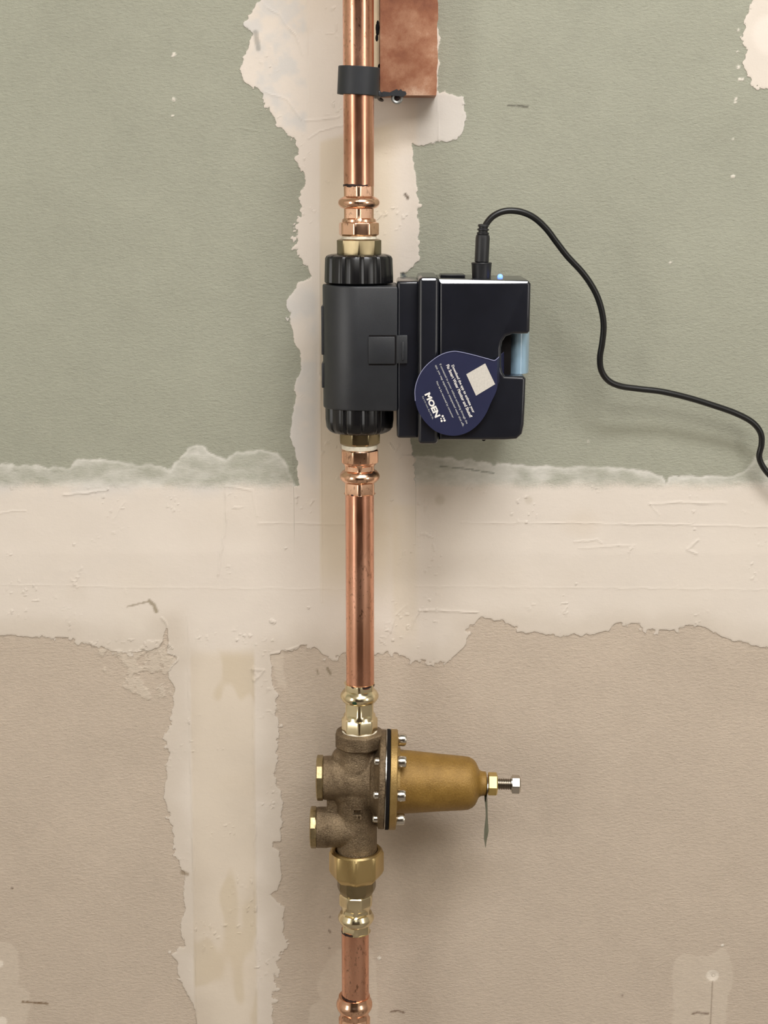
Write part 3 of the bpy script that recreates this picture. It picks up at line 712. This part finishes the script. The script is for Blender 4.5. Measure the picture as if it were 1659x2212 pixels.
# pale cut edge of the card: faces whose normal lies in the card's plane
for pl in o.data.polygons:
    if abs(pl.normal.y) < 0.35: pl.material_index = 1
rp = [Vector(P(x, y, yt - 0.0002)) for x, y, _ in spline([(q_[0], q_[1], 0) for q_ in TG[24:]] + [(q_[0], q_[1], 0) for q_ in TG[:8]], 4)]
bm = bmesh.new(); tube(bm, rp, 0.00030, 6); finish(bm)  # upper left arc only: pale colour for light caught on the edge
obj('card_rim', bm, M_TAGEDGE, tg, 'pale cut edge catching light', sharp=60)
TAng = math.radians(-65.3)
def tag_text(name, body, cx, cy, length_px, height_px, mat, bold=0.0, label=None, depth=0.00006):
    c0 = P(cx, cy, yt); d = Vector((math.cos(TAng), 0, math.sin(TAng)))
    e = P(cx + math.cos(-TAng)*length_px/2, cy + math.sin(-TAng)*length_px/2, yt)
    L = (e - c0).length*2
    cu = bpy.data.curves.new('tmp', 'FONT'); cu.body = body; cu.size = 1; cu.align_x = 'CENTER'; cu.align_y = 'CENTER'; cu.offset = bold; cu.resolution_u = 3
    ob = bpy.data.objects.new('tmp', cu); C.objects.link(ob)
    bpy.context.view_layer.update()
    me = bpy.data.meshes.new_from_object(ob.evaluated_get(bpy.context.evaluated_depsgraph_get()))
    bpy.data.objects.remove(ob); bpy.data.curves.remove(cu)
    xs = [v.co.x for v in me.vertices]; ys = [v.co.y for v in me.vertices]
    sx = L/(max(xs)-min(xs)); sy = S(height_px, 850)/(max(ys)-min(ys))
    mx_, my_ = (max(xs)+min(xs))/2, (max(ys)+min(ys))/2
    M4 = Matrix.Translation(c0 + Vector((0, -0.00025, 0))) @ Matrix.Rotation(-TAng, 4, 'Y') @ Matrix.Rotation(PI/2, 4, 'X') @ Matrix.Diagonal((sx, sy, 1, 1)) @ Matrix.Translation((-mx_, -my_, 0))
    bm = bmesh.new(); bm.from_mesh(me); bpy.data.meshes.remove(me)
    bmesh.ops.transform(bm, matrix=M4, verts=bm.verts)
    return obj(name, bm, mat, tg, label, sharp=None)
tag_text('printed_text', 'Download the app to activate your', 999.9, 840.3, 112, 7.2, M_WHITE, 0.022)
tag_text('printed_text', 'Flo Smart Water Monitor and Shutoff', 992.2, 844.8, 124, 6.6, M_WHITE, 0.022)
tag_text('printed_text', 'If connected to power without activating through the', 979.7, 850.9, 141, 5.4, M_PRINT, 0.012)
tag_text('printed_text', 'app, you may experience unexpected water shut offs.', 971.2, 855.2, 145, 5.4, M_PRINT, 0.012)
tag_text('printed_text', 'Not to be removed by consumer', 960.9, 863.4, 86, 5.0, M_PRINT, 0.012)
tag_text('brand_word', 'MOEN', 934.2, 875.0, 56, 12.6, M_WHITE, 0.045, 'large white capital letters')
tag_text('printed_text', 'Buy it for looks. Buy it for life.', 924.0, 881, 54, 4.2, M_PRINT, 0.0)
bm = bmesh.new()
for (x, y, r) in ((956.2,898.9,2.4),(952.6,904.2,1.6),(958.9,903.6,1.8),(953.9,909.2,2.3),(960.4,908.2,2.4)):
    q = P(x, y, yt) + Vector((0, -0.00025, 0))
    v = bmesh.ops.create_circle(bm, cap_ends=True, segments=20, radius=S(r, 900))['verts']
    bmesh.ops.transform(bm, matrix=Matrix.Translation(q) @ Matrix.Rotation(PI/2, 4, 'X'), verts=v)
obj('logo_dots', bm, M_WHITE, tg, sharp=None)
bm = bmesh.new()
bm.faces.new([bm.verts.new(P(x, y, yt) + Vector((0, -0.0002, 0))) for x, y in ((1048.1,784.8),(1007.1,808.4),(1028.2,854.8),(1069.5,829.9))])
obj('blank_label_square', bm, M_PATCH, tg, 'pale square label', sharp=None)

# ------------------------------------------------------------------ bronze pressure reducing valve
XV = X(776, 1600)
prv = thing('pressure_valve', 'cast bronze pressure reducing valve with gold bell and adjusting screw', 'valve', (XV, 0, Z(1840)))
def horiz(bm, zpy, items, tilt=0.0, segs=72, fn=None):
    """rings along +x at photo height zpy: (photo_x, half_px[, n, off, cap])"""
    prof = [(X(i[0], zpy), S(i[1], zpy), *i[2:]) for i in items]
    M4 = Matrix.Translation((0, 0, Z(zpy))) @ Matrix(((0, 0, 1, 0), (0, 1, 0, 0), (-1, 0, 0, 0), (0, 0, 0, 1)))
    if tilt:
        c = Vector((X(836, zpy), 0, Z(zpy)))
        M4 = Matrix.Translation(c) @ Matrix.Rotation(tilt, 4, 'Y') @ Matrix.Translation(-c) @ M4
    lathe(bm, prof, M4, segs, fn)
TILT = math.radians(1.5)
bm = bmesh.new()
lathe(bm, ring_prof([(1606, 40), (1618, 41), (1650, 47), (1700, 46), (1760, 43), (1800, 43), (1825, 43), (1846, 44)]), TM(X(771, 1700)), 64)
horiz(bm, 1680, [(699, 47), (722, 47.5), (724, 46), (770, 52), (812, 56)])
horiz(bm, 1787, [(684, 44), (708, 44), (710, 42.5), (772, 43)])
for (x, y, r, sx, sz) in ((768, 1665, 50, 1, 1), (758, 1700, 46, 1, 1), (764, 1775, 44, 1, 1.1), (795, 1690, 52, .8, 1.25), (745, 1640, 30, 1.0, 1)):
    v = bmesh.ops.create_icosphere(bm, subdivisions=4, radius=S(r, y))['verts']
    bmesh.ops.transform(bm, matrix=Matrix.Translation((X(x, y), 0, Z(y))) @ Matrix.Diagonal((sx, .95, sz, 1)), verts=v)
horiz(bm, 1683, [(800, 62), (808, 70), (816, 88), (818, 104), (820, 106.5), (832, 106.5)], TILT)
box(bm, X(706, 1735), X(740, 1735), -0.004, 0.004, Z(1750), Z(1725), 0.001)
finish(bm)
body = obj('valve_body', bm, M_CAST, prv, 'rough cast bronze body', sharp=None)
md = body.modifiers.new('remesh', 'REMESH'); md.mode = 'VOXEL'; md.voxel_size = 0.00065; md.use_smooth_shade = True
md = body.modifiers.new('soften', 'SMOOTH'); md.factor = 0.6; md.iterations = 7
vertical('inlet_collar', [(1614, 42), (1612, 50, 8, 17, .97), (1608, 54.5, 8, 17, .97), (1582, 54.5, 8, 17, .97), (1579, 52, 8, 17, .95), (1578, 30)][::-1], M_CAST, XV, prv, 'octagonal bronze collar', sharp=22)
bm = bmesh.new(); horiz(bm, 1680, [(684, 36), (684, 46, 12, 8, .99), (686, 49, 12, 8, 1), (697, 49, 12, 8, 1), (699, 46), (700, 40)]); finish(bm)
obj('port_rim', bm, M_RIM, prv, 'upper faceted rim on the left')
bm = bmesh.new(); horiz(bm, 1787, [(670.5, 32), (670.5, 42, 12, 8, .99), (672.5, 45, 12, 8, 1), (682, 45, 12, 8, 1), (684, 43), (685, 38)]); finish(bm)
obj('port_rim', bm, M_RIM, prv, 'lower faceted rim on the left')
bm = bmesh.new(); horiz(bm, 1683, [(831, 90), (832, 107.5), (833.6, 107.5), (834, 90)], TILT); finish(bm)
obj('shim_ring', bm, M_STEEL, prv, 'thin silver ring')
bm = bmesh.new(); horiz(bm, 1683, [(833, 80), (834, 107.5), (841, 107.5), (842, 80)], TILT); finish(bm)
obj('gasket', bm, M_RUBBER, prv, 'black rubber gasket')
bm = bmesh.new(); horiz(bm, 1683, [(841, 70), (841.5, 106), (843, 107.5), (855, 107.5), (857, 105.5), (857.5, 72), (863, 70.5)], TILT, 96); finish(bm)
obj('bonnet_flange', bm, M_BFL, prv, 'gold flange ring')
bm = bmesh.new(); zc_ = 1687.5
horiz(bm, zc_, [(855, 76), (858, 71), (866, 68.5), (900, 66), (950, 61.5), (1000, 58), (1012, 56.5), (1021, 52), (1027, 46), (1031, 38), (1034, 31), (1038, 27.5), (1042, 26.5), (1048, 26), (1050, 24), (1051, 10)], TILT, 96); finish(bm)
obj('bonnet', bm, M_BONNET, prv, 'gold painted bell')
def stem(name, items, mat, label, **k):
    bm = bmesh.new(); horiz(bm, zc_, items, TILT, **k); finish(bm); return obj(name, bm, mat, prv, label, sharp=24)
stem('lock_nut', [(1054, 14), (1054, 22.5, 6, 0, .99), (1055.5, 25, 6, 0, 1), (1072, 25, 6, 0, 1), (1074, 22.5, 6, 0, .97), (1074, 10)], M_NUT, 'yellow hexagonal lock nut')
th_items = []
x = 1070
while x < 1107:
    th_items += [(x, 10.2), (x + 1.1, 12.4), (x + 2.0, 12.4), (x + 3.1, 10.2)]; x += 3.9
stem('threaded_stem', th_items, M_THREAD, 'threaded steel stem')
stem('screw_head', [(1104, 8), (1104, 17), (1105.5, 17), (1106, 21, 6, 0, .97), (1121, 21, 6, 0, .97), (1124, 18, 6, 0, .93), (1124.5, 8)], M_STEEL, 'shiny steel hexagonal screw head')
# eight bolts round the flange
RR = S(91, 1683)
cfl = Vector((X(836, 1683), 0, Z(1683)))
for k in range(8):
    a = math.radians(45*k); yy_, zz_ = -RR*math.sin(a), RR*math.cos(a)
    for (nm, xa, xb, rr, mt, lb) in (('bolt', 857, 876, 12.4, M_STEEL, 'steel bolt head'), ('bolt_end', 807, 819, 8.5, M_STEEL, 'steel bolt end')):
        bm = bmesh.new()
        u = S(1, 1683)
        L0, L1 = (xa-836)*u, (xb-836)*u
        r_ = rr*u
        if nm == 'bolt': prof = [(L0-.002, r_*.5), (L0, r_*.95), (L0+.001, r_), (L1-.0018, r_), (L1-.0006, r_*.9), (L1, r_*.62), (L1, r_*.1)]
        else: prof = [(L0, r_*.2), (L0, r_*.8), (L0+.001, r_), (L1+.004, r_)]
        M4 = Matrix.Translation(cfl) @ Matrix.Rotation(TILT, 4, 'Y') @ Matrix.Translation((0, yy_, zz_)) @ Matrix(((0, 0, 1, 0), (0, 1, 0, 0), (-1, 0, 0, 0), (0, 0, 0, 1)))
        lathe(bm, prof, M4, 28); finish(bm)
        obj(nm, bm, mt, prv)
# raised casting letters
cu = bpy.data.curves.new('tmp', 'FONT'); cu.body = 'LF'; cu.size = 1; cu.align_x = 'CENTER'; cu.align_y = 'CENTER'; cu.extrude = 0.5
ob = bpy.data.objects.new('tmp', cu); C.objects.link(ob); bpy.context.view_layer.update()
me = bpy.data.meshes.new_from_object(ob.evaluated_get(bpy.context.evaluated_depsgraph_get())); bpy.data.objects.remove(ob); bpy.data.curves.remove(cu)
bm = bmesh.new(); bm.from_mesh(me); bpy.data.meshes.remove(me)
ql = P(770, 1756, -0.0180)
bmesh.ops.transform(bm, matrix=Matrix.Translation(ql) @ Matrix.Rotation(PI/2, 4, 'Y') @ Matrix.Rotation(PI/2, 4, 'X') @ Matrix.Diagonal((0.0105, 0.0105, 0.0044, 1)), verts=bm.verts)
obj('cast_letters', bm, M_CAST, prv, 'raised cast letters', sharp=30)

# hanging foil tag: loop washer round the stem and a twisted strip seen almost edge-on
t = thing('foil_tag', 'thin pale green foil tag hanging from the adjusting screw of the valve', 'tag', P(1049, 1700))
bm = bmesh.new()
horiz(bm, zc_, [(1051.2, 12), (1051.2, 27), (1052.6, 27), (1052.6, 12)], math.radians(5), 40); finish(bm)
obj('tag_washer', bm, M_STEEL, t, 'thin bright washer')
bm = bmesh.new()
F = [(1048.5,1708,7),(1049.5,1722,7.5),(1050.8,1740,6.5),(1051.3,1755,6),(1050.5,1770,9),(1050,1785,11),(1050.5,1803,13),(1050.5,1812,10),(1049.5,1822,5),(1049,1831,0.8)]
L_, R_ = [], []
for x, y, w in F:
    c0 = P(x, y); dv = Vector((S(w/2, y), 0.008 if y > 1760 else 0.006, 0))
    if y > 1815: dv = Vector((S(w/2, y), 0.008*(1831-y)/16 + .0005, 0))
    L_.append(c0 - dv); R_.append(c0 + dv)
for off in (0, 1):
    pass
va = [bm.verts.new(p) for p in L_]; vb = [bm.verts.new(p) for p in R_]
for k in range(len(F)-1): bm.faces.new((va[k], vb[k], vb[k+1], va[k+1]))
bmesh.ops.solidify(bm, geom=bm.faces[:], thickness=0.0003); finish(bm)
obj('tag_strip', bm, M_ALU, t, sharp=40)

# ------------------------------------------------------------------ union, lower adapter, bottom coupling
XU = X(770, 1860)
t = thing('pipe_union', 'large brass octagonal union nut under the bronze valve', 'pipe fitting', (XU, 0, Z(1930)))
bm = bmesh.new()
lathe(bm, ring_prof([(1850, 40), (1838, 44), (1834, 47), (1834, 52), (1837, 56), (1841, 59, 8, 0, 1.0), (1880, 59, 8, 0, 1.0), (1888, 55, 8, 0, 1.0), (1897, 46, 8, 0, 1), (1899, 38)]), TM(XU), 96); finish(bm)
obj('union_nut', bm, M_UNION, t, sharp=24)
vertical('union_tail', [(1890, 36), (1894, 41.5, 12, 0, 1), (1915, 41.5, 12, 0, 1), (1922, 39, 12, 0, 1), (1927, 35)], M_BRASSN, XU, t, 'darker brass faceted tail', sharp=20)
XF = X(769, 1970)
t = thing('press_adapter', 'bright brass press adapter screwed in below the union nut', 'pipe fitting', (XF, 0, Z(2012)))
vertical('adapter_body', press_prof(2011, 1981, 1958, 1952, 1926, 33, 39, 37.5, -25), M_BRASS, XF, t)
XC = X(765.5, 2180)
bm = bmesh.new()
pr = [(2150, 30.5), (2150.5, 33.5), (2155, 34.5), (2158, 35), (2161, 37.2), (2166, 38.8), (2171, 39), (2176, 37.6), (2180, 35), (2186, 34, 6, 0, .96), (2196, 34, 6, 0, .96), (2200, 34), (2240, 34), (2246, 39), (2256, 39), (2264, 34), (2280, 34), (2281, 29)]
lathe(bm, ring_prof(pr), TM(XC), 96); finish(bm)
tag(obj('press_coupling', bm, M_COPF), 'copper press coupling at the very bottom edge, below the short pipe', 'pipe fitting')

# ------------------------------------------------------------------ pipe clamp
t = thing('pipe_clamp', 'black plastic clamp band holding the top pipe to the brown board', 'clamp', P(775, 206))
bm = bmesh.new()
Rc = S(45.2, 175); th_ = 0.0016
zc0, hh = Z(175), (Z(144) - Z(205))/2
rings = []
for (r, h) in ((Rc-th_, -hh), (Rc-.0003, -hh), (Rc, -hh+.0004), (Rc, hh-.0004), (Rc-.0003, hh), (Rc-th_, hh)):
    rings.append([bm.verts.new((r*math.sin(2*PI*k/80), -r*math.cos(2*PI*k/80), h)) for k in range(80)])
rings.append(rings[0])
for a, b_ in zip(rings, rings[1:]):
    for k in range(80): bm.faces.new((a[k], a[(k+1) % 80], b_[(k+1) % 80], b_[k]))
bmesh.ops.transform(bm, matrix=Matrix.Translation((X(774.6, 175), 0, zc0)) @ Matrix.Rotation(math.radians(3.0), 4, 'Y') @ Matrix.Rotation(math.radians(1.5), 4, 'X'), verts=bm.verts); finish(bm)
obj('band', bm, M_CLAMP, t, sharp=35)
yl = BF - 0.001
LG = [(817,192),(824,200),(829,198),(842,200),(850,196),(857,193),(861,196),(866,193),(869,197),(876,198),(878,203),(872,209),(858,208),(845,207),(830,209),(818,210),(812,206)]
bm = bmesh.new(); prism(bm, [(P(x, y, yl).x, P(x, y, yl).z) for x, y in LG], yl - 0.003, BF + .001); finish(bm)
obj('clamp_ear', bm, M_CLAMP, t, 'torn black mounting ear', sharp=30)
bm = bmesh.new()
box(bm, X(808, 200, 0), X(822, 200, 0), -0.002, BF, Z(209, 0.004), Z(197, 0.004), 0.0006)
obj('clamp_arm', bm, M_CLAMP, t)
q = P(857.5, 212, yl)
bm = bmesh.new()
lathe(bm, [(-.0045, .0030), (-.0045, .0042), (.0, .0046), (.0008, .0042), (.0010, .0034), (.0004, .0022), (-.0012, .0018), (-.0012, .0002)], Matrix.Translation(q) @ Matrix.Rotation(PI/2, 4, 'X'), 32); finish(bm)
scr = obj('screw', bm, M_ZINC, t, 'grey screw head')
bm = bmesh.new(); v = bmesh.ops.create_uvsphere(bm, u_segments=12, v_segments=8, radius=.0017)['verts']
bmesh.ops.transform(bm, matrix=Matrix.Translation(q + Vector((0.0002, -.0002, 0))) @ Matrix.Diagonal((1, .3, 1, 1)), verts=v)
obj('screw_recess', bm, M_INK, scr)
bm = bmesh.new(); q2 = P(822, 215, BF + .006); v = bmesh.ops.create_icosphere(bm, subdivisions=3, radius=.0022)['verts']
bmesh.ops.transform(bm, matrix=Matrix.Translation(q2) @ Matrix.Rotation(.4, 4, 'Y') @ Matrix.Diagonal((1.2, 3.5, .6, 1)), verts=v)
obj('clamp_nail', bm, M_INK, t)

# a drywall screw in its dimple at the lower right
q = P(1541.5, 2106.5, WALL)
bm = bmesh.new(); lathe(bm, [(-.004, .0009), (.0000, .0024), (.0006, .0022), (.0007, .0012), (.0001, .0008), (.0001, .0001)], Matrix.Translation(q + Vector((0, 0.0006, 0))) @ Matrix.Rotation(PI/2, 4, 'X'), 24); finish(bm)
tag(obj('drywall_screw', bm, plain('screw_grey', srgb(196, 184, 168), 0.5)), 'small drywall screw head in a pale dimple at lower right of the wall', 'screw')
